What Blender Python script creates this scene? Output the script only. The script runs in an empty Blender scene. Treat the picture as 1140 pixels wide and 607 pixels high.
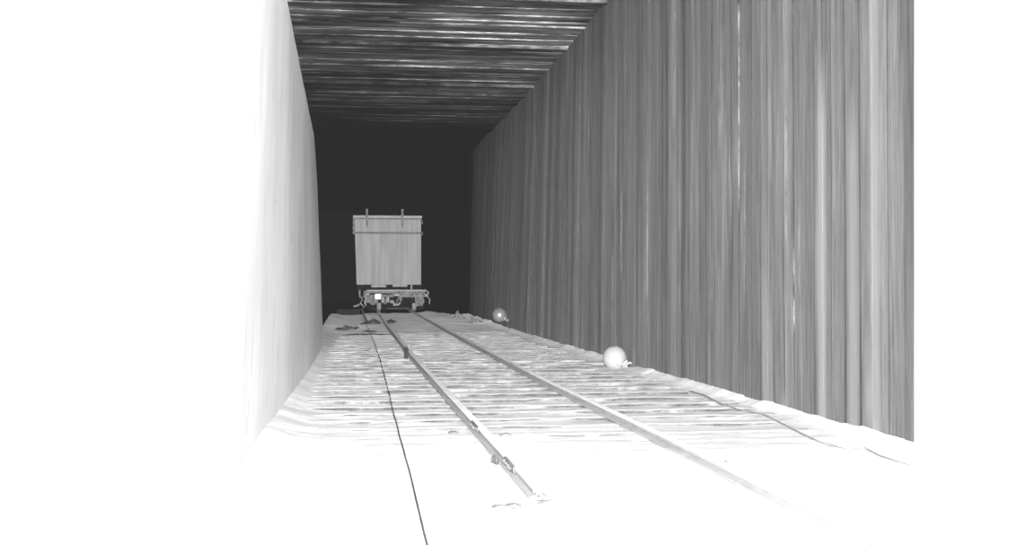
import bpy, bmesh, math, random
from mathutils import Vector, Matrix, noise
random.seed(7)
sc = bpy.context.scene
COL = sc.collection
PI = math.pi
NZ = lambda x, y, z=0.0: noise.noise(Vector((x, y, z)))

# ------------------------------------------------------------------ view
F = 1300.0; CX, CY = 570.0, 303.5
CAMZ = 1.4; VPX, VPY = 395.0, 312.0
YAW = math.atan((CX-VPX)/F)
def ground(px, py, z=0.0):
    """world point at height z that the photograph shows at px, py"""
    dep = F*(CAMZ-z)/(py-VPY); lat = (px-CX)/F*dep
    c, s = math.cos(YAW), math.sin(YAW)
    return Vector((lat*c+dep*s, dep*c-lat*s, z))

# ------------------------------------------------------------------ materials
def newmat(name):
    m = bpy.data.materials.new(name); m.use_nodes = True
    nt = m.node_tree; return m, nt, nt.nodes, nt.links, nt.nodes['Principled BSDF']
def val(v): return (v, v, v, 1)
def nse(nt, scale3, sc_=1.0, detail=4, rough=.6):
    tc = nt.nodes.new('ShaderNodeTexCoord'); mp = nt.nodes.new('ShaderNodeMapping')
    mp.inputs['Scale'].default_value = scale3
    n = nt.nodes.new('ShaderNodeTexNoise'); n.inputs['Scale'].default_value = sc_
    n.inputs['Detail'].default_value = detail; n.inputs['Roughness'].default_value = rough
    nt.links.new(tc.outputs['Object'], mp.inputs['Vector']); nt.links.new(mp.outputs['Vector'], n.inputs['Vector'])
    return n.outputs['Fac']
def ramp(nt, fac, stops):
    r = nt.nodes.new('ShaderNodeValToRGB'); e = r.color_ramp.elements
    while len(e) < len(stops): e.new(.5)
    for i, (p, v) in enumerate(stops): e[i].position = p; e[i].color = val(v)
    nt.links.new(fac, r.inputs['Fac']); return r.outputs['Color']
def mth(nt, op, a, b=None, c=None, clamp=False):
    m = nt.nodes.new('ShaderNodeMath'); m.operation = op; m.use_clamp = clamp
    for i, v in enumerate((a, b, c)):
        if v is None: continue
        if isinstance(v, (int, float)): m.inputs[i].default_value = v
        else: nt.links.new(v, m.inputs[i])
    return m.outputs[0]
def bump(nt, bs, h, st, dist=.02):
    b = nt.nodes.new('ShaderNodeBump'); b.inputs['Strength'].default_value = st; b.inputs['Distance'].default_value = dist
    nt.links.new(h, b.inputs['Height']); nt.links.new(b.outputs['Normal'], bs.inputs['Normal'])
def simple(name, v, rough=.8, var=.25, scale=6.0, metal=0.0, scale3=(1, 1, 1), spec=.3):
    m, nt, N, L, bs = newmat(name)
    c = ramp(nt, nse(nt, scale3, scale), [(.3, v*(1-var)), (.7, v*(1+var))])
    L.new(c, bs.inputs['Base Color']); bs.inputs['Roughness'].default_value = rough
    bs.inputs['Metallic'].default_value = metal; bs.inputs['Specular IOR Level'].default_value = spec
    return m

WOOD_A = .108
def timber_wall_mat():
    m, nt, N, L, bs = newmat('weathered_vertical_boards')
    tc = N.new('ShaderNodeTexCoord'); sp = N.new('ShaderNodeSeparateXYZ'); L.new(tc.outputs['Object'], sp.inputs[0])
    Y, Z = sp.outputs['Y'], sp.outputs['Z']
    broad = ramp(nt, nse(nt, (1, 1.9, .05), 1.0, 3), [(.3, .72), (.5, .95), (.72, 1.4)])
    fine = ramp(nt, nse(nt, (1, 13, .5), 1.0, 5, .7), [(.28, .45), (.45, .93), (.72, 1.42)])
    grain = ramp(nt, nse(nt, (1, 50, 3.0), 1.0, 3, .7), [(.3, .78), (.7, 1.22)])
    at = N.new('ShaderNodeAttribute'); at.attribute_name = 'tone'
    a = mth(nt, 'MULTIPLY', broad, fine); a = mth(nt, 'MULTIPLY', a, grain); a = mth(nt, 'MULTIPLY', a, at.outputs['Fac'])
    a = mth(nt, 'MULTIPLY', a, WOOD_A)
    # flaking limewash, more on the boards of the near half
    fl = mth(nt, 'MULTIPLY', nse(nt, (1, 9, .35), 1.0, 5, .75), nse(nt, (1, .8, .25), 1.0, 2))
    flk = ramp(nt, fl, [(.335, 0), (.42, 1)])
    near = N.new('ShaderNodeMapRange'); L.new(Y, near.inputs[0])
    for i, v in enumerate((24, 11, .1, .75)): near.inputs[i+1].default_value = v
    flk = mth(nt, 'MULTIPLY', flk, near.outputs[0])
    tot = flk
    brk = ramp(nt, nse(nt, (1, 14, 2.2), 1.0, 5, .7), [(.44, 0), (.54, 1)])
    # (depth along wall, half width, z low, z high, strength)
    for (d, w, z0, z1, s, solid) in [(11.62, .035, 1.6, 3.9, 1.0, 0), (13.75, .07, 3.0, 4.6, .8, 0), (15.75, .05, 2.4, 5.9, .9, 0),
                              (15.5, .035, .9, 3.4, .6, 0), (12.9, .03, 1.0, 3.4, .5, 0), (11.3, .03, .7, 2.4, .7, 0), (11.45, .05, .7, 1.9, .6, 0),
                              (10.72, .09, -1, 3.6, .62, 1), (10.05, .085, -1, 3.2, .42, 1), (9.62, .07, -1, 5.0, .5, 1),
                              (13.1, .03, 2.2, 5.9, .5, 0), (18.9, .03, .9, 3.0, .35, 0), (9.75, .06, 0, 1.1, .4, 1), (17.2, .04, .6, 2.6, .35, 0), (12.2, .1, -.5, 1.5, .3, 1)]:
        q = mth(nt, 'ABSOLUTE', mth(nt, 'SUBTRACT', Y, d))
        q = mth(nt, 'SUBTRACT', 1.0, mth(nt, 'DIVIDE', q, w*1.6), clamp=True); q = mth(nt, 'SMOOTH_MIN', mth(nt, 'MULTIPLY', q, 1.6), 1.0, .3)
        lo = mth(nt, 'MULTIPLY', mth(nt, 'SUBTRACT', Z, z0), 3.0, clamp=True)
        hi = mth(nt, 'MULTIPLY', mth(nt, 'SUBTRACT', z1, Z), 1.5, clamp=True)
        q = mth(nt, 'MULTIPLY', q, mth(nt, 'MULTIPLY', lo, hi))
        if not solid: q = mth(nt, 'MULTIPLY', q, brk)
        tot = mth(nt, 'MAXIMUM', tot, mth(nt, 'MULTIPLY', q, s))
    mx = N.new('ShaderNodeMix'); mx.data_type = 'RGBA'
    L.new(tot, mx.inputs[0]); L.new(a, mx.inputs[6]); mx.inputs[7].default_value = val(.235)
    L.new(mx.outputs[2], bs.inputs['Base Color']); bs.inputs['Roughness'].default_value = .9
    bs.inputs['Specular IOR Level'].default_value = .1
    return m

def ceiling_mat():
    m, nt, N, L, bs = newmat('depth_dimmed_ceiling_boards')
    a = ramp(nt, nse(nt, (.45, 6, 1), 1.0, 6, .75), [(.38, .02), (.52, .38), (.68, 1.1)])
    b = ramp(nt, nse(nt, (.3, .45, 1), 1.0, 3), [(.35, .25), (.62, 1.3)])
    g = ramp(nt, nse(nt, (3, 40, 1), 1.0, 3), [(.35, .45), (.65, 1.2)])
    at = N.new('ShaderNodeAttribute'); at.attribute_name = 'tone'
    tc = N.new('ShaderNodeTexCoord'); sp = N.new('ShaderNodeSeparateXYZ'); L.new(tc.outputs['Object'], sp.inputs[0])
    depth_fade = N.new('ShaderNodeMapRange'); L.new(sp.outputs['Y'], depth_fade.inputs[0])
    for i, v in enumerate((19, 37.5, 1.15, .0)): depth_fade.inputs[i+1].default_value = v  # light falloff painted in: board colour fades to black down the tunnel
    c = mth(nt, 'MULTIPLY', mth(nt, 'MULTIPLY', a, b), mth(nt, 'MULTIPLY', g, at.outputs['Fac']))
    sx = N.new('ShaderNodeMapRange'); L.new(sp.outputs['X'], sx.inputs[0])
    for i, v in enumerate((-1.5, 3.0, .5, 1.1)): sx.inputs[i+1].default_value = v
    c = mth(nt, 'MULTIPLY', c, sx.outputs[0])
    c = mth(nt, 'MULTIPLY', mth(nt, 'MULTIPLY', c, depth_fade.outputs[0]), CEIL_A)
    L.new(c, bs.inputs['Base Color']); bs.inputs['Roughness'].default_value = .9
    bs.inputs['Specular IOR Level'].default_value = 0
    return m
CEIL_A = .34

def floor_mat():
    m, nt, N, L, bs = newmat('pale_dusty_ballast')
    a = ramp(nt, nse(nt, (.5, 1.6, 1), 1.0, 5), [(.3, .56), (.65, .84)])
    b = ramp(nt, nse(nt, (2.5, 14, 1), 1.0, 4, .7), [(.3, .8), (.6, 1.08)])
    g = nse(nt, (1, 1, 1), 30.0, 4, .8)
    g2 = ramp(nt, g, [(.3, .84), (.7, 1.12)])
    tc = N.new('ShaderNodeTexCoord'); sp = N.new('ShaderNodeSeparateXYZ'); L.new(tc.outputs['Object'], sp.inputs[0])
    mr = N.new('ShaderNodeMapRange'); L.new(sp.outputs['Y'], mr.inputs[0])
    for i, v in enumerate((28, 34, 1.0, 1.25)): mr.inputs[i+1].default_value = v  # far floor colour lifted to make up for weak grazing light
    c = mth(nt, 'MULTIPLY', mth(nt, 'MULTIPLY', a, b), mth(nt, 'MULTIPLY', g2, mr.outputs[0]))
    L.new(c, bs.inputs['Base Color']); bs.inputs['Roughness'].default_value = .95
    bs.inputs['Specular IOR Level'].default_value = .1
    bump(nt, bs, g, .25, .01); return m

def plaster_mat():
    m, nt, N, L, bs = newmat('pale_limewashed_concrete')
    a = ramp(nt, nse(nt, (1, .55, .3), 1.0, 5, .65), [(.3, .47), (.62, .64)])
    b = ramp(nt, nse(nt, (1, 2.2, .6), 1.4, 6, .7), [(.28, .8), (.45, 1.0)])
    tc = N.new('ShaderNodeTexCoord'); sp = N.new('ShaderNodeSeparateXYZ'); L.new(tc.outputs['Object'], sp.inputs[0])
    mr = N.new('ShaderNodeMapRange'); L.new(sp.outputs['Y'], mr.inputs[0])
    for i, v in enumerate((5.5, 16, .8, 1.2)): mr.inputs[i+1].default_value = v  # colour darker near the flash, lighter farther off, to even out its light
    st = ramp(nt, nse(nt, (1, 1.2, 1.1), 1.6, 5, .7), [(.26, .72), (.38, 1.0)])
    c = mth(nt, 'MULTIPLY', mth(nt, 'MULTIPLY', a, b), mth(nt, 'MULTIPLY', mr.outputs[0], st))
    L.new(c, bs.inputs['Base Color']); bs.inputs['Roughness'].default_value = .9
    bs.inputs['Specular IOR Level'].default_value = .1
    bump(nt, bs, nse(nt, (1, 1, .5), 3.0, 5), .08, .02); return m

M = {}
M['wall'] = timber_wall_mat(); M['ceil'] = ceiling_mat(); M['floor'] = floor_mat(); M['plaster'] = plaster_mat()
M['black'] = simple('unlit_black', .0006, .95, .3, spec=0)  # near-black colour standing in for the unlit depth of the tunnel
M['pier'] = simple('plain_white', .85, .9, .02)
M['sl_top'] = simple('dusted_timber', .55, .95, .15, 3, scale3=(1, 6, 1))
def sleeper_side():
    m, nt, N, L, bs = newmat('creosoted_timber')
    c = ramp(nt, nse(nt, (2.2, 1.4, 1), 1.0, 5, .7), [(.42, .055), (.52, .10), (.62, .19)])
    L.new(c, bs.inputs['Base Color']); bs.inputs['Roughness'].default_value = 1; bs.inputs['Specular IOR Level'].default_value = 0
    return m
M['sl_side'] = sleeper_side()
M['rail_top'] = simple('dusted_steel', .82, .7, .12, 3)
M['rail_side'] = simple('dark_rusted_steel', .32, .8, .1, 5, spec=.1)
M['cable'] = simple('dark_cable_sheath', .12, .8, .3, 5, spec=.1)
M['cable_g'] = simple('grey_cable_sheath', .05, .8, .3, 5, spec=.1); M['cable_l'] = simple('dusty_cable_sheath', .22, .8, .5, 1, spec=.1)
M['debris'] = simple('dark_debris', .02, .95, .5, 8, spec=.1)
M['debris_mid'] = simple('grey_debris', .04, .95, .5, 8, spec=.1)
M['crate'] = simple('blackened_timber', .007, .95, .4, 5, spec=0)
M['crate_rim'] = simple('dusty_timber_edge', .012, .95, .4, 5, spec=0)
M['car'] = simple('grey_car_panel', 0.0820, .95, .18, 2.2, scale3=(3, 1, .25), spec=0)
M['car_rim'] = simple('light_grey_rim', 0.0960, .9, .15, 5, spec=0)
M['car_band'] = simple('dark_grey_band', 0.0420, .9, .2, 5, spec=0)
M['car_dark'] = simple('blackened_iron', .003, .95, .5, 6, spec=0)
M['car_beam'] = simple('worn_grey_iron', 0.0510, .95, .6, 3.0, scale3=(2, 1, 3), spec=0)
M['car_lite'] = simple('pale_iron', 0.0960, .9, .3, 6, spec=0)
M['lamp_white'] = simple('white_reflector', .3, .6, .02)
M['wheel_lit'] = simple('lit_wheel_steel', 0.0900, .6, .2, 8, spec=.2)  # lit copy for the front wheels; those behind get the dark material
def ball_mat(name, v, rough, spec):
    m = simple(name, v, rough, .1, 9, spec=spec); return m
M['ball'] = ball_mat('white_painted_ball', .23, .33, 1.0)
M['ball2'] = ball_mat('dusty_grey_ball', .16, .3, 1.0); M['ball2'].node_tree.nodes['Principled BSDF'].inputs['Metallic'].default_value = .5
M['fitting'] = simple('pale_metal_fitting', .2, .6, .3, 20)
M['fitting2'] = simple('dull_metal_fitting', .07, .6, .3, 20)

# ------------------------------------------------------------------ mesh helpers
def obj(name, bm, mats, parent=None, smooth=False):
    me = bpy.data.meshes.new(name)
    bmesh.ops.recalc_face_normals(bm, faces=bm.faces[:])
    bm.to_mesh(me); bm.free()
    for m in (mats if isinstance(mats, (list, tuple)) else [mats]): me.materials.append(m)
    if smooth:
        for p in me.polygons: p.use_smooth = True
    o = bpy.data.objects.new(name, me); COL.objects.link(o)
    if parent: o.parent = parent
    return o
def tag(o, label=None, cat=None, group=None, kind=None):
    if label: o['label'] = label
    if cat: o['category'] = cat
    if group: o['group'] = group
    if kind: o['kind'] = kind
    return o
def struct(name, bm, mats, smooth=False, label=None):
    return tag(obj(name, bm, mats, None, smooth), label, None, None, 'structure')
def empty(name, loc, label, cat, group=None):
    o = bpy.data.objects.new(name, None); COL.objects.link(o); o.location = loc; o.empty_display_size = .2
    return tag(o, label, cat, group)
def box(bm, x0, x1, y0, y1, z0, z1, bev=0.0, mi=0):
    v = [bm.verts.new((x, y, z)) for z in (z0, z1) for y in (y0, y1) for x in (x0, x1)]
    fs = [bm.faces.new([v[i] for i in q]) for q in ((0,1,3,2),(4,6,7,5),(0,4,5,1),(2,3,7,6),(0,2,6,4),(1,5,7,3))]
    for f in fs: f.material_index = mi
    if bev:
        es = {e for f in fs for e in f.edges}
        bmesh.ops.bevel(bm, geom=list(es), offset=bev, segments=2, affect='EDGES', profile=.6)
    return fs
def tube(bm, pts, r, n=8, cap=True, closed=False):
    pts = [Vector(p) for p in pts]; rings = []
    for i, p in enumerate(pts):
        a = pts[i-1] if (i or closed) else p; b = pts[(i+1) % len(pts)] if (i < len(pts)-1 or closed) else p
        t = (b-a).normalized(); up = Vector((0, 0, 1)) if abs(t.z) < .9 else Vector((1, 0, 0))
        u = t.cross(up).normalized(); w = u.cross(t)
        rr = r[i] if isinstance(r, (list, tuple)) else r
        rings.append([bm.verts.new(p+u*rr*math.cos(2*PI*k/n)+w*rr*math.sin(2*PI*k/n)) for k in range(n)])
    m = len(rings)
    for i in range(m if closed else m-1):
        A, B = rings[i], rings[(i+1) % m]
        for k in range(n): bm.faces.new((A[k], A[(k+1) % n], B[(k+1) % n], B[k]))
    if cap and not closed:
        bm.faces.new(rings[0][::-1]); bm.faces.new(rings[-1])
def lathe(bm, prof, axis_o, axis_d, n=24):
    """profile of (t along axis, radius)"""
    d = Vector(axis_d).normalized(); up = Vector((0, 0, 1)) if abs(d.z) < .9 else Vector((1, 0, 0))
    u = d.cross(up).normalized(); w = u.cross(d); o = Vector(axis_o); rings = []
    for t, r in prof:
        rings.append([bm.verts.new(o+d*t+u*r*math.cos(2*PI*k/n)+w*r*math.sin(2*PI*k/n)) for k in range(n)])
    for A, B in zip(rings, rings[1:]):
        for k in range(n): bm.faces.new((A[k], A[(k+1) % n], B[(k+1) % n], B[k]))
    bm.faces.new(rings[0][::-1]); bm.faces.new(rings[-1])
def B(): return bmesh.new()
def interp(tab, y):
    if y <= tab[0][0]: return tab[0][1]
    for (a, va), (b, vb) in zip(tab, tab[1:]):
        if y <= b: t = (y-a)/(b-a); return va+(vb-va)*t
    return tab[-1][1]

# ------------------------------------------------------------------ setting
WX = lambda y: interp([(-4, 4.50), (9.3, 4.49), (18, 4.36), (32, 4.22), (44, 4.3), (80, 4.3)], y)
ZC = 6.3
TX = lambda y: interp([(-4, 4.5), (9, 4.45), (20, 4.38), (25, 4.45), (80, 4.47)], y)
WXZ = lambda y, z: WX(y)+(TX(y)-WX(y))*max(0, min(1, z/ZC))
def lump(x, y, amp=.012): return amp*(NZ(x*1.3, y*1.7, 3)+.6*NZ(x*4.1, y*4.7, 8)+.3*NZ(x*11, y*12, 1))
# floor: pale ballast with ragged far end, low drift along the right wall
bm = B(); xs = [-.9+.09*i for i in range(64)]; ys = []
y = -3.0
while y < 53.0: ys.append(y); y += .07 if 5 < y < 22 else .14
def floor_z(x, y):
    wx = WX(y); d = wx-x
    z = lump(x, y, .014 if y > 9 else .008)
    z += .09*math.exp(-max(0, d)/.11)*(1+.25*NZ(y*.8, 5.0))*(.5+.5*min(1, max(0, (y-6)/6)))*(1-.85*math.exp(-((y-18.4)/.7)**2))
    dl = x+.68
    z += .09*math.exp(-max(0, dl)/.14)
    if y < 12.5: z += .036*min(1, (12.5-y)/3.5)+.006*NZ(x*1.8, y*2.2, 7)*min(1, 12.5-y) 
    if y > 29: z += .012*min(1, (y-29)/3)*NZ(x*1.5, y*3.1, 4)
    if y > 33: z += .04*min(1, (y-33)/5)*(1+NZ(x*1.1, y*.5, 2))
    return z
def far_y(x):
    e = interp([(-1, 45.0), (.2, 45.5), (.25, 47.6), (1.0, 48.2), (2.6, 49.0), (3.2, 51.5), (3.7, 48.0), (3.95, 45.6), (4.3, 44.4)], x)
    return e+.35*NZ(x*3, 2.2)
xs = [x for x in xs if x < 4.6]
grid = {}
for j, yy in enumerate(ys):
    for i, xx in enumerate(xs):
        if yy <= far_y(xx)+.2: grid[i, j] = bm.verts.new((xx, yy, floor_z(xx, yy)))
for j in range(len(ys)-1):
    for i in range(len(xs)-1):
        q = [(i, j), (i+1, j), (i+1, j+1), (i, j+1)]
        if all(k in grid for k in q): bm.faces.new([grid[k] for k in q])
struct('floor', bm, M['floor'], smooth=True)
# dark ground under and beyond it
bm = B(); box(bm, -7, 6, -4, 85, -.5, -.16); struct('floor_beyond', bm, M['black'])

# right wall of vertical boards
def tone_layer(bm): return bm.verts.layers.float.new('tone')
def boards_wall():
    bm = B(); tl = tone_layer(bm); y = 8.81; k = 0
    while y < 44.0:
        w = random.choice((.2, .23, .26, .3)); y1 = min(y+w, 44.0)
        off = random.uniform(0, .016); tone = random.uniform(.9, 1.09)
        if random.random() < .12: tone *= .75
        if y > 15: tone *= 1
        tone *= interp([(9, .98), (14, 1.02), (20, 1.18), (26, 1.18), (32, .95), (37, .6), (41, .26), (44, .04)], y)  # far boards darken to near black, light fade painted into their tone
        g = random.choice((.001, .001, .001, .002, .003, .010)) * (1+y/30)
        for sj in (12.9, 15.4, 19.2, 23.6, 28.0):
            if y+.03 < sj < y1: y1 = sj; g = .016*sj/19; tone *= .9
        zs = [-.1, 1.5, 3.2, 4.8, ZC+.05]; pr = []
        for z in zs:
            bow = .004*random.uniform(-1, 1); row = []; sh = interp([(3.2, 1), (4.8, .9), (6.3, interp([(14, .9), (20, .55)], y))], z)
            for (yy, dx, tt) in ((y+g, .03, .25), (y+g+.004, 0, .25), (y+g+.006, 0, 1), (y1-g-.004, 0, 1), (y1-g, .03, .3)):
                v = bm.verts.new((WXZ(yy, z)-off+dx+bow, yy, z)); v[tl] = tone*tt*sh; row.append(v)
            pr.append(row)
        for a, b in zip(pr, pr[1:]):
            for i in range(4): bm.faces.new((a[i], a[i+1], b[i+1], b[i]))
        y = y1
    # backing behind the joints
    v = []
    for yy in (8.81, 14, 20, 25, 32, 44):
        for z in (-.1, ZC+.05):
            q = bm.verts.new((WXZ(yy, z)+.045, yy, z)); q[tl] = .12; v.append(q)
    for i in range(5): bm.faces.new((v[2*i], v[2*i+2], v[2*i+3], v[2*i+1]))
    return bm
struct('wall_right', boards_wall(), M['wall'])
bm = B(); box(bm, 4.3, 4.6, 44.0, 85, -.3, ZC); struct('wall_right_far', bm, M['black'])  # black stretch painted as the wall lost in darkness
bm = B(); box(bm, 4.42, 4.75, -3.0, 8.80, -.1, ZC, bev=.006)  # added pier, gives the blank white area past the boards a surface
struct('trim_1', bm, M['pier'], label='added white pier filling the blank white past the near end of the timber wall')

# left wall: pale concrete wing wall, ends 24 m down the track, slightly skewed
bm = B(); LB = [(-3, -.82), (10, -.79), (17, -.67), (24, -.625)]; LT = [(-3, -.60), (10, -.64), (16, -.69), (22.3, -.73), (24, -.75)]
topz = [(-3, 4.16), (10, 4.15), (16, 4.06), (21.2, 3.98), (22.6, 3.65), (24, 3.3)]
rows = []; yl = [-3+.6*i for i in range(46)]
yl = [a for a in yl if a < 23.9]+[24.0]
for yy in yl:
    row = []
    endb = interp([(0, 0), (1, 1)], 0)
    zt = interp(topz, yy)
    for q in range(13):
        t = q/12; z = -.1+(zt+.1)*t
        x = interp(LB, yy)*(1-t)+interp(LT, yy)*t + .006*NZ(yy*.7, z*.9)
        row.append(bm.verts.new((x, yy+(.0 if yy < 23.9 else -.02), z)))
    row += [bm.verts.new((-1.15, yy, zt)), bm.verts.new((-1.15, yy, -.1))]
    rows.append(row)
for a, b in zip(rows, rows[1:]):
    for i in range(len(a)-1): bm.faces.new((a[i], b[i], b[i+1], a[i+1]))
bm.faces.new(rows[-1]); bm.faces.new(rows[0][::-1])
struct('wall_left', bm, M['plaster'], smooth=False)
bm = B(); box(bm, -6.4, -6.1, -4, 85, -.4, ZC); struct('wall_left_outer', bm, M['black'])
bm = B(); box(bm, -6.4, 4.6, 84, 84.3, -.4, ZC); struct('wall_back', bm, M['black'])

# ceiling boards run across the tunnel
bm = B(); tl = tone_layer(bm); y = -3.0
while y < 38:
    w = random.choice((.22, .26, .3)); y1 = y+w-.008
    dz = random.uniform(0, .028); tone = random.uniform(.5, 1.25)
    x0, x1 = -6.3, TX(y)+.04; xx = [x0+(x1-x0)*i/8 for i in range(9)]
    rows = []
    for x in xx:
        b_ = .005*NZ(x*.8, y*2.1)
        r = []
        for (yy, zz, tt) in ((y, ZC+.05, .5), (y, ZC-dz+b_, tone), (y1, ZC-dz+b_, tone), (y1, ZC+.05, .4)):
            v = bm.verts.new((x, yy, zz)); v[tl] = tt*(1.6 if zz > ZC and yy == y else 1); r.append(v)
        rows.append(r)
    for a, b in zip(rows, rows[1:]):
        for i in range(3): bm.faces.new((a[i], b[i], b[i+1], a[i+1]))
    y += w
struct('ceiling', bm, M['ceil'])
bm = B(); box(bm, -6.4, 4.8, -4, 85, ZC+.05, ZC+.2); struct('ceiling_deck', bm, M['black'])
# cross beams under the boards
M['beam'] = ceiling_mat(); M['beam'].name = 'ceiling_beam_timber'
n = 2
for yb in (19.9, 22.1, 24.1, 26.6, 28.9, 30.4, 31.8, 34.0):
    bm = B(); tl = tone_layer(bm); h = random.uniform(.05, .085); rows = []
    bt = interp([(20, .95), (26, .8), (30, .5), (34, .22)], yb); x0, x1 = -6.2, TX(yb)-.01  # beam colour dims with distance like fading light, fronts painted lighter as if lit
    for i in range(41):
        x = x0+(x1-x0)*i/40; j = .008*NZ(x*1.7, yb); zb = ZC-h+.01*NZ(x*.9, yb+4)
        r = []
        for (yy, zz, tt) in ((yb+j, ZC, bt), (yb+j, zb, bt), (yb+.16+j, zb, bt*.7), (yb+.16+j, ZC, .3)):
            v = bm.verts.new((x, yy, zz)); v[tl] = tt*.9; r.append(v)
        rows.append(r)
    for a, b in zip(rows, rows[1:]):
        for i in range(3): bm.faces.new((a[i], b[i], b[i+1], a[i+1]))
    bm.faces.new(rows[0]); bm.faces.new(rows[-1][::-1])
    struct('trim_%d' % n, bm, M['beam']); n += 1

# ------------------------------------------------------------------ sleepers
RL = lambda y: interp([(5, 1.15), (7.2, 1.13), (12, 1.08), (20, 1.0), (34, .95), (44, .97), (60, 1.0)], y)
RR = lambda y: interp([(5, 2.58), (8, 2.57), (10, 2.54), (15.4, 2.45), (24, 2.43), (38, 2.41), (60, 2.41)], y)
y = 6.6; k = 0
while y < 31.0:
    bm = B(); rows = []
    x0 = -.54+random.uniform(-.06, .06); x1 = WX(y)-.22+random.uniform(-.18, .04)
    if abs(y-18.1) < .5: x1 = 3.72
    hw = .12; sk = .008*random.uniform(-1, 1); nseg = 46
    base = interp([(5, .022), (12, .026), (24, .026)], y)
    if 22 < y: base = interp([(22, .026), (31, .006)], y)
    for i in range(nseg+1):
        x = x0+(x1-x0)*i/nseg
        wv = .02*NZ(x*2.3, y*3)+sk*(x-2)
        tz = base+.010*NZ(x*1.6, y*2.7)+.008*NZ(x*7, y*3)
        r = [bm.verts.new((x, y-hw+wv, -.1)), bm.verts.new((x, y-hw+wv+.004, tz)), bm.verts.new((x, y-hw+wv+.05, tz+.008)),
             bm.verts.new((x, y+hw-.03, tz+.006)), bm.verts.new((x, y+hw+.02, -.1))]
        rows.append(r)
    for a, b in zip(rows, rows[1:]):
        for q in range(4):
            f = bm.faces.new((a[q], b[q], b[q+1], a[q+1])); f.material_index = 1 if q in (0,) else 0
    bm.faces.new(rows[0]); bm.faces.new(rows[-1][::-1])
    o = obj('sleeper', bm, [M['sl_top'], M['sl_side']])
    tag(o, 'timber sleeper lying across the dusty floor under the two rails', 'sleeper', 'half buried sleepers under the track')
    y += .62+random.uniform(-.05, .05); k += 1

# ------------------------------------------------------------------ rails
def rail(fn, y0, y1, name, label, hh=.072, gap=None):
    root = empty(name, (fn(y0), y0, .04), label, 'rail', 'rails of the track')
    ox, oy, oz = root.location
    prof_foot = [(-.06, 0), (-.06, .012), (-.012, .026), (.012, .026), (.06, .012), (.06, 0)]
    prof_web = [(-.012, .018), (-.012, hh-.025), (.012, hh-.025), (.012, .018)]
    prof_head = [(-.034, hh-.028), (-.036, hh-.006), (-.028, hh), (.028, hh), (.036, hh-.006), (.034, hh-.028)]
    yy = []; y = y0
    while y < y1: yy.append(y); y += .5
    yy.append(y1)
    for nm, pf, mt in (('rail_foot', prof_foot, M['rail_side']), ('rail_web', prof_web, M['rail_side']), ('rail_head', prof_head, M['rail_top'])):
        bm = B(); rows = []
        for y in yy:
            rows.append([bm.verts.new((fn(y)+px-ox, y-oy, pz)) for px, pz in pf])
        m_ = len(pf)
        for a, b in zip(rows, rows[1:]):
            for i in range(m_): bm.faces.new((a[i], a[(i+1) % m_], b[(i+1) % m_], b[i]))
        bm.faces.new(rows[0]); bm.faces.new(rows[-1][::-1])
        mats = [mt]
        o = obj(nm, bm, mats, root)
        if nm == 'rail_head':
            o.data.materials.append(M['rail_side'])
            for p in o.data.polygons:
                if abs(p.normal.x) > .6: p.material_index = 1
    return root
rl = rail(RL, 7.15, 62, 'rail', 'left steel rail, its near end stopping short on the white floor')
rr = rail(RR, 5.6, 62, 'rail', 'right steel rail, nearer the timber wall and running out of the white glare')
# fishplate on the near part of the left rail
def fish(y, side):
    bm = B(); x = RL(y)+side*.022
    box(bm, min(x, x+side*.022)-rl.location.x, max(x, x+side*.022)-rl.location.x, y-.25-rl.location.y, y+.25-rl.location.y, .03, .075, bev=.004)
    for q in (-.17, -.06, .06, .17):
        lathe(bm, [(0, .014), (.018, .014), (.02, .008)], (x+side*.022-rl.location.x, y+q-rl.location.y, .052), (side, 0, 0), 6)
    obj('fishplate', bm, M['cable'], rl)
fish(10.4, -1); fish(8.2, -1)
# short stake standing on the left rail's outer side
p = ground(456, 402)
st = empty('track_stake', (RL(p.y)-.12, p.y, .02), 'short dark stake standing against the left rail beyond the sleepers', 'stake')
bm = B(); box(bm, -.03, .03, -.03, .03, -.02, .22, bev=.006); obj('post', bm, M['debris'], st)
bm = B(); box(bm, -.045, .045, -.04, .04, .16, .19, bev=.005); obj('cap', bm, M['debris'], st)

# ------------------------------------------------------------------ cables
def cable(pix, r, name, label, cat='cable', mat='cable_g', wob=.01, zoff=None):
    pts = []
    ctrl = [ground(q[0], q[1], .05) for q in pix]
    for a, b in zip(ctrl, ctrl[1:]):
        m_ = max(3, int((b-a).length/.3))
        for i in range(m_):
            t = i/m_; q = a.lerp(b, t); q.x += wob*NZ(q.y*.9, 3.3); pts.append(q)
    pts.append(ctrl[-1])
    for q in pts: q.z = max(floor_z(q.x, q.y)+.012, .052 if q.y < 33 else .03)+r
    bm = B(); tube(bm, pts, r, 6)
    return tag(obj(name, bm, M[mat], smooth=True), label, cat)
cable([(486, 650), (476, 609), (466, 570), (455, 525), (443, 480), (433, 440), (423, 400), (414, 375), (410, 366), (406, 358)], .0065, 'cable',
      'thin dark cable running straight down the floor left of the rails')
cable([(768, 436), (785, 441), (800, 449), (822, 457), (850, 462), (872, 473), (893, 484), (915, 494), (938, 499), (962, 499.5), (978, 508), (996, 514), (1018, 520)], .006, 'cable',
      'thin wavy cable lying on the floor along the foot of the timber wall', wob=.0, mat='cable_l')

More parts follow.
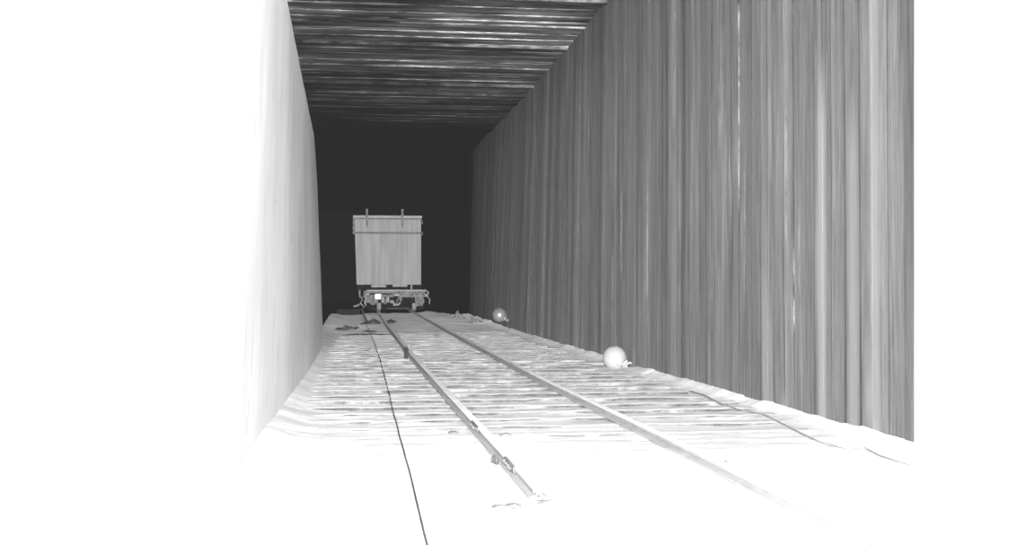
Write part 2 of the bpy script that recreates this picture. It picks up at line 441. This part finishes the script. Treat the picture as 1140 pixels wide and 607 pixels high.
# ------------------------------------------------------------------ debris
def lumpy(bm, c, s, seed, flat=.5, sub=2):
    r = bmesh.ops.create_icosphere(bm, subdivisions=sub, radius=1)
    for v in r['verts']:
        n_ = 1+.45*NZ(v.co.x*1.7+seed, v.co.y*1.7, v.co.z*1.7)+.2*NZ(v.co.x*4+seed, v.co.y*4, v.co.z*4)
        v.co = Vector((v.co.x*s[0]*n_, v.co.y*s[1]*n_, v.co.z*s[2]*n_))+Vector(c)
def heap(pxs, name, label, mat, cat, hz=.07, spread=.5):
    a, b = ground(*pxs[0]), ground(*pxs[1])
    bm = B(); m_ = max(3, int((b-a).length/.14))
    for i in range(m_):
        t = (i+.5)/m_; c = a.lerp(b, t)
        c.y += random.uniform(-spread, spread)*.6
        if min(abs(c.x-RL(c.y)), abs(c.x-RR(c.y))) < .17: continue
        env = math.sin(PI*(.1+.8*t))
        h = hz*(.5+.7*random.random())*env
        lumpy(bm, (c.x, c.y, floor_z(c.x, c.y)+h*.4), (random.uniform(.08, .17), random.uniform(.12, .3), h), i*3.1, sub=1)
    return tag(obj(name, bm, M[mat]), label, cat)
heap(((432.5, 360.5), (438, 359.5)), 'rubble_heap', 'small dark rubble heap between the rails in front of the rail car', 'debris', 'rubble', .1, .3)
heap(((404, 363), (424, 361)), 'rubble_heap', 'dark rubble heap between the cable and the left rail in front of the rail car', 'debris', 'rubble', .13, .5)
heap(((375, 369), (397, 366.5)), 'rubble_heap', 'low grey rubble heap left of the cable in front of the rail car', 'debris_mid', 'rubble', .10, .6)
heap(((383, 374), (432, 372.5)), 'rubble_heap', 'long thin line of grey grit across the cable', 'debris_mid', 'rubble', .035, .2)
heap(((402, 369.5), (416, 369.5)), 'rubble_heap', 'small grey grit patch at the far end of the cable', 'debris_mid', 'rubble', .04, .4)
# stick rising from the heap
a = ground(410, 362)
bm = B(); tube(bm, [a+Vector((-.02, 0, .06)), a+Vector((-.12, .1, .28)), a+Vector((-.2, .2, .5))], [.035, .03, .02], 6)
tag(obj('broken_stick', bm, M['debris']), 'dark stick leaning up out of the rubble heap', 'stick')
# dark marks by the near end of the left rail
def chip(px, py, sx, sy, label, mat='sl_side', h=.02):
    c = ground(px, py); bm = B()
    lumpy(bm, (0, 0, 0), (sx, sy, h), px, sub=2)
    o = obj('timber_chip', bm, M[mat]); o.location = (c.x, c.y, floor_z(c.x, c.y)+h*.3)
    return tag(o, label, 'timber chip', 'chips on the white floor')
M['chip'] = simple('grey_chip', .13, .95, .5, 20, spec=0)
chip(556, 573, .055, .03, 'grey timber chip left of the near rail end, the left one of two', 'chip')
chip(571, 571.5, .05, .05, 'grey timber chip left of the near rail end, the right one of two', 'chip')
chip(609, 567, .07, .03, 'grey timber chip just right of the near rail end', 'chip')
chip(551, 520, .028, .12, 'small dark chip against the outer side of the left rail', 'chip', .04)
chip(505, 485, .05, .04, 'grey chip on the floor between the cable and the left rail', 'chip')
chip(562, 489, .06, .02, 'small flat chip of two between the rails, nearer the left rail', 'chip')
chip(803, 522, .06, .03, 'small grey chip right of the right rail', 'chip')
# snags on the far right edge of the floor
def snag(px, py, h, lean, label):
    c = ground(px, py); z = floor_z(c.x, c.y); bm = B()
    tube(bm, [(c.x-.12, c.y, z-.06), (c.x-.02, c.y, z+h*.5), (c.x+lean, c.y+.03, z+h)], [.13, .075, .02], 7)
    tube(bm, [(c.x+.2, c.y+.05, z-.06), (c.x+.08, c.y, z+h*.35), (c.x+lean*.5, c.y, z+h*.7)], [.12, .06, .02], 7)
    tag(obj('splintered_stump', bm, M['snag']), label, 'stump', 'splintered stumps')
M['snag'] = simple('pale_splintered_wood', .075, .95, .3, 10, spec=0)
snag(509, 355, .26, .03, 'pale splintered stump on the far floor edge right of the rail car')
snag(528, 361, .2, -.12, 'pale splintered stump left of the farther white ball')
# low dark crate left of the car
c0 = ground(375, 352); c1 = ground(401, 352)
cr = empty('timber_crate', (c0.x, c0.y, 0), 'low blackened timber crate on the floor left of the rail car', 'crate')
w = c1.x-c0.x
for i in range(3):
    bm = B(); box(bm, 0, w, -.02, .0, .02+i*.075, .085+i*.075, bev=.004); obj('slat', bm, M['crate'], cr)
for xx in (0, w-.06):
    bm = B(); box(bm, xx, xx+.06, 0, .9, .01, .24, bev=.004); obj('side_panel', bm, M['crate_rim'], cr)
bm = B(); box(bm, 0, w, 0.01, .9, .24, .265, bev=.004); obj('lid', bm, M['crate'], cr)

# ------------------------------------------------------------------ balls
def ball(centre, R, mat, fit, label, arm):
    root = empty('ball', (centre[0], centre[1], centre[2]-R), label, 'ball', 'white balls by the timber wall')
    bm = B(); bmesh.ops.create_icosphere(bm, subdivisions=5, radius=R, matrix=Matrix.Translation((0, 0, R)))
    obj('shell', bm, M[mat], root, smooth=True)
    d = Vector((.80, -.3, -.47)).normalized() if arm == 0 else Vector((.66, -.2, -.45)).normalized()
    o = Vector((0, 0, R))+d*(R-.015)
    bm = B(); lathe(bm, [(0, .075), (.03, .07), (.045, .045), (.06, .04)], o, d, 20)
    obj('collar', bm, M[fit], root, smooth=False)
    rc = o+d*.095; bm = B()
    if arm == 0:
        u = Vector((.8, 0, -.6)).normalized(); w_ = Vector((.6, .15, .8)).normalized()
        tube(bm, [rc+(u*math.cos(a)+w_*math.sin(a))*.055 for a in [2*PI*i/24 for i in range(24)]], .017, 8, closed=True)
        obj('ring', bm, M['fitting3'], root, smooth=True)
    else:
        lathe(bm, [(0, .03), (.03, .05), (.08, .05), (.1, .03)], o+d*.03, d, 14)
        obj('knob', bm, M[fit], root, smooth=True)
        bm = B(); e = Vector((WX(centre[1])-centre[0]-.045, .02, R-.11))
        tube(bm, [o+d*.05, e+Vector((-.03, 0, 0)), e], .016, 8); obj('bracket_arm', bm, M['debris'], root)
        bm = B(); tube(bm, [(e.x-.03, .02, e.z-.02), (e.x-.02, .02, e.z-.24), (e.x-.02, .02, -.22)], .008, 6)
        obj('cable_tail', bm, M['debris'], root)
    return root
M['fitting3'] = simple('bright_ring', .4, .5, .1, 20)
def at(px, py, D):
    c, s = math.cos(YAW), math.sin(YAW); lat = (px-CX)/F*D
    return (lat*c+D*s, D*c-lat*s, CAMZ-(py-VPY)*D/F)
D1 = 18.6; ball(at(684.3, 398.6, D1), 13.4*D1/F, 'ball', 'fitting', 'larger white ball with a small ring, resting on the floor against the timber wall', 0)
D2 = 31.6; ball(at(556, 350.8, D2), 8.0*D2/F, 'ball2', 'fitting2', 'smaller greyish ball held on the timber wall just above the floor, farther down the track', 1)

# ------------------------------------------------------------------ rail car
CY0 = 47.4
car = empty('rail_car', (1.7, CY0, .14), 'grey high-sided rail car standing at the end of the track', 'rail car')
ox, oy, oz = car.location
S = CY0/F
X = lambda px: at(px, 312, CY0+.9*0+.3)[0]-ox
Zp = lambda py: CAMZ-(py-VPY)*(CY0+.3)/F-oz
def cb(name, px0, px1, py0, py1, y0, y1, mat, parent=car, bev=.01):
    bm = B(); box(bm, X(px0), X(px1), y0, y1, Zp(py1), Zp(py0), bev=bev); return obj(name, bm, M[mat], parent)
# body, tapering slightly to the floor, vertical ribs on the end
def body():
    bm = B(); t0, t1, b0, b1 = X(394.5), X(468.5), X(397), X(468.5); zt, zb = Zp(241.5), Zp(317)
    y0, y1 = .12, 9.5
    v = [bm.verts.new(q) for q in ((b0, y0, zb), (b1, y0, zb), (t1, y0, zt), (t0, y0, zt), (b0, y1, zb), (b1, y1, zb), (t1, y1, zt), (t0, y1, zt))]
    for q in ((0,1,2,3),(5,4,7,6),(4,0,3,7),(1,5,6,2),(3,2,6,7),(4,5,1,0)): bm.faces.new([v[i] for i in q])
    bmesh.ops.bevel(bm, geom=bm.edges[:], offset=.012, segments=2, affect='EDGES')
    return obj('body', bm, M['car'], car)
bd = body()
for px in (404, 411, 419, 427, 433, 441, 447.5, 455, 461):
    bm = B(); box(bm, X(px)-.012, X(px)+.012, .105, .13, Zp(316), Zp(262), bev=.003); obj('panel_batten', bm, M['car'], bd)
up = cb('end_panel', 395, 467.5, 243, 260, .06, .13, 'car')
cb('top_rail', 393, 469.5, 240.8, 243.4, .02, .16, 'car_rim')
cb('shadow_strip', 394.5, 468, 243.5, 245, .045, .1, 'car_band')
cb('middle_rail', 394.5, 468.5, 259, 260.8, .02, .14, 'car_band')
for px in (393.6,):
    bm = B(); box(bm, X(px)-.03, X(px)+.05, .0, .12, Zp(262), Zp(243), bev=.006); obj('corner_post', bm, M['car_beam'], car)
bm = B(); x_ = X(469)
tube(bm, [(x_-.03, .05, Zp(245)), (x_+.03, .03, Zp(247)), (x_+.035, .03, Zp(249.5)), (x_-.03, .05, Zp(250))], .02, 6)
obj('latch', bm, M['car_beam'], car); bm = B()
tube(bm, [(x_-.05, .05, Zp(258)), (x_+.03, .03, Zp(259)), (x_+.02, .03, Zp(262)), (x_-.04, .05, Zp(264))], .022, 6)
obj('latch', bm, M['car_beam'], car)
for px in (408.3, 447.4):
    bm = B(); box(bm, X(px)-.045, X(px)+.045, .0, .05, Zp(251), Zp(233.5), bev=.008)
    st_ = obj('stake', bm, M['car_beam'], car)
    bm = B(); box(bm, X(px)-.025, X(px)+.025, -.01, .0, Zp(254), Zp(249), bev=.003); obj('clip', bm, M['car_band'], st_)
# floor frame
cb('frame_sill', 397, 469, 317, 323, .25, 9.3, 'car_dark')
cb('step_board', 413, 429.5, 317.3, 319.8, .05, .3, 'car_lite')
cb('step_board', 437, 453, 317.0, 319.4, .05, .3, 'car_lite')
cb('ladder_rail', 456.8, 458.6, 262, 323, .08, .12, 'car')
# deck / headstock beam made of worn planks
hs = cb('headstock', 404.5, 473, 323.5, 331, -.05, .18, 'car_beam')
cb('edge_strip', 408, 474, 322.6, 324.2, -.09, .1, 'car_rim', hs, .006)
cb('dark_gap', 406, 437, 326.6, 327.8, -.065, -.045, 'car_dark', hs, .003)
cb('lower_skirt', 406, 420.5, 331, 337, -.02, .12, 'car_beam')
cb('draft_box', 427, 455, 331, 338.5, .1, .5, 'car_dark')
cb('brake_beam', 409, 474, 338, 345.5, 1.3, 1.45, 'car_dark')
cb('brake_rod', 431, 456, 343, 343.8, .3, .34, 'car_beam', car, .004)
cb('buffer_plate', 420.5, 461.8, 331, 337.2, .12, .16, 'car_dark')
# white marker
mk = empty('marker', (X(420.4), -.10, Zp(330.3)), None, None); mk.parent = car
del_ = mk.name; bpy.data.objects.remove(mk)
bm = B(); box(bm, X(417.2), X(423.8), -.14, -.06, Zp(333), Zp(327.2), bev=.03); ml = obj('marker_plate', bm, M['lamp_white'], car); ml['label'] = 'bright white square marker'
bm = B(); box(bm, X(419.5), X(421.5), -.07, -.03, Zp(328), Zp(324), bev=.004); obj('hanger', bm, M['car_beam'], ml)
# upright castings beside coupler
for px, m_, h0, h1 in ((426, 'car_lite', 330.5, 337), (431, 'car_lite', 330, 336.5), (428.5, 'car_beam', 333, 338.5), (435.5, 'car_lite', 334, 337.5), (412.5, 'car_beam', 329, 333.5)):
    bm = B(); lathe(bm, [(0, .05), (.04, .07), (Zp(h0)-Zp(h1)-.04, .06), (Zp(h0)-Zp(h1), .035)], (X(px), -.1, Zp(h1)), (0, 0, 1), 12); obj('casting', bm, M[m_], car)
# coupler: open jaw
cp = cb('coupler_shank', 437.5, 443, 330, 336, -.35, .3, 'car_dark')
bm = B(); zc = Zp(333.5); xc = X(440.8)
tube(bm, [(xc+.17*math.cos(a), -.38, zc+.2*math.sin(a)) for a in [PI*(-.95+1.55*i/12) for i in range(13)]], .045, 8)
obj('jaw', bm, M['car_lite'], cp, smooth=True)
bm = B(); tube(bm, [(xc-.05, -.42, zc-.2), (xc+.03, -.42, zc-.02), (xc+.16, -.42, zc+.19)], .035, 8); obj('knuckle', bm, M['car_beam'], cp)
bm = B(); lathe(bm, [(0, .06), (.05, .07), (.1, .05)], (xc-.08, -.4, Zp(340)), (0, 0, 1), 12); obj('pin', bm, M['car_lite'], cp)
# air hoses and grab irons at both ends
def bent(name, pp, r, mat, y=-.08):
    bm = B(); tube(bm, [(X(a), y-.01*i, Zp(b)) for i, (a, b) in enumerate(pp)], r, 7); return obj(name, bm, M[mat], car, smooth=True)
bent('grab_iron', [(401, 323), (400, 326), (401, 331), (404, 332)], .045, 'car_beam')
bent('grab_iron', [(407, 327.3), (409, 327.2), (411, 327.8)], .05, 'car_lite', -.1)
bent('grab_iron', [(473.5, 323.5), (476.5, 326), (475, 330), (477.5, 333), (477, 339)], .04, 'car_beam')
bent('grab_iron', [(473, 327), (474.5, 330)], .06, 'car_lite', -.1)
bent('air_hose', [(407.5, 331), (406, 336), (407, 340), (404.5, 343)], .04, 'car_lite')
bent('foot_lever', [(393.5, 341), (397, 340), (400.5, 338.5)], .05, 'car_beam')
bent('chain', [(402.5, 329), (403.2, 334), (401, 337), (405, 341)], .022, 'car_lite')
# wheelsets
for yy in (.75, 2.5, 6.2, 7.95):
    ws = empty('w', (0, 0, 0), None, None); bpy.data.objects.remove(ws)
    bm = B(); lathe(bm, [(RL(CY0)-.1-ox, .07), (RR(CY0)+.1-ox, .07)], (0, yy, .42), (1, 0, 0), 16); ax = obj('axle', bm, M['car_dark'], car)
    for s, xr in ((-1, RL(CY0)), (1, RR(CY0))):
        bm = B(); q = xr-ox
        # tread outside, flange inside
        pf = [(-s*.085, .45), (-s*.06, .45), (-s*.045, .425), (s*.07, .415), (s*.075, .36), (s*.045, .33), (s*.045, .12), (s*.085, .1), (s*.085, .03)]
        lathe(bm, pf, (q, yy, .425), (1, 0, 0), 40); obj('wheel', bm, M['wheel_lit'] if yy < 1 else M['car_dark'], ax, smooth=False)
# bogie side frames with rounded spring seats
for s, xr in ((-1, RL(CY0)-.24), (1, RR(CY0)+.24)):
    for y0 in (.3, 5.75):
        bm = B(); box(bm, xr-ox-.05, xr-ox+.05, y0, y0+2.65, .42, .6, bev=.02); fr = obj('side_frame', bm, M['car_dark'], car)
        for q in (.45, 2.2):
            bm = B(); lathe(bm, [(-.08, .1), (-.06, .14), (.08, .14), (.12, .09)], (xr-ox, y0+q, .45), (s, 0, 0), 16)
            obj('axle_box', bm, M['car_beam'], fr)
    bm = B(); lathe(bm, [(0, .14), (.03, .19), (.09, .19), (.11, .12)], (xr-ox+(0 if s < 0 else -.02), .18, .42 if s > 0 else .44), (0, 1, 0), 20); obj('spring_cap', bm, M['car_beam'], car, smooth=True)
    bm = B(); box(bm, xr-ox-.22, xr-ox+.1, .22, .3, .2, .36, bev=.03); obj('brake_shoe', bm, M['car_beam'] if s > 0 else M['car_dark'], car)

# ------------------------------------------------------------------ light
def lamp(name, kind, loc, strength, falloff, size=.12):
    ld = bpy.data.lights.new(name, kind); ld.energy = 1.0
    ld.shadow_soft_size = size; ld.use_nodes = True
    nt = ld.node_tree; em = nt.nodes['Emission']; lf = nt.nodes.new('ShaderNodeLightFalloff')
    lf.inputs['Strength'].default_value = strength; nt.links.new(lf.outputs[falloff], em.inputs['Strength'])
    o = bpy.data.objects.new(name, ld); COL.objects.link(o); o.location = loc; return o
lamp('flash_lamp', 'POINT', (.05, -.1, 1.8), 165, 'Constant', .14)
lamp('flash_fill_lamp', 'POINT', (.1, -.3, 1.95), 5000, 'Quadratic', .2)

w = bpy.data.worlds.new('World'); sc.world = w; w.use_nodes = True
w.node_tree.nodes['Background'].inputs[0].default_value = val(.0); w.node_tree.nodes['Background'].inputs[1].default_value = 0

# ------------------------------------------------------------------ camera
cd = bpy.data.cameras.new('Camera'); cam = bpy.data.objects.new('Camera', cd); COL.objects.link(cam)
cam.location = (0, 0, CAMZ); cam.rotation_euler = (PI/2, 0, -YAW)
cd.sensor_width = 36; cd.lens = F/1140*36; cd.shift_y = (VPY-CY)/1140; cd.clip_start = .05; cd.clip_end = 200
sc.camera = cam

vs = sc.view_settings; vs.view_transform = 'Standard'; vs.look = 'None'; vs.exposure = 0; vs.gamma = 1
vs.use_curve_mapping = True
cm = vs.curve_mapping; cm.extend = 'EXTRAPOLATED'
c = cm.curves[3]; c.points[0].location = (0, .027); c.points[1].location = (1, 1.0); cm.update()
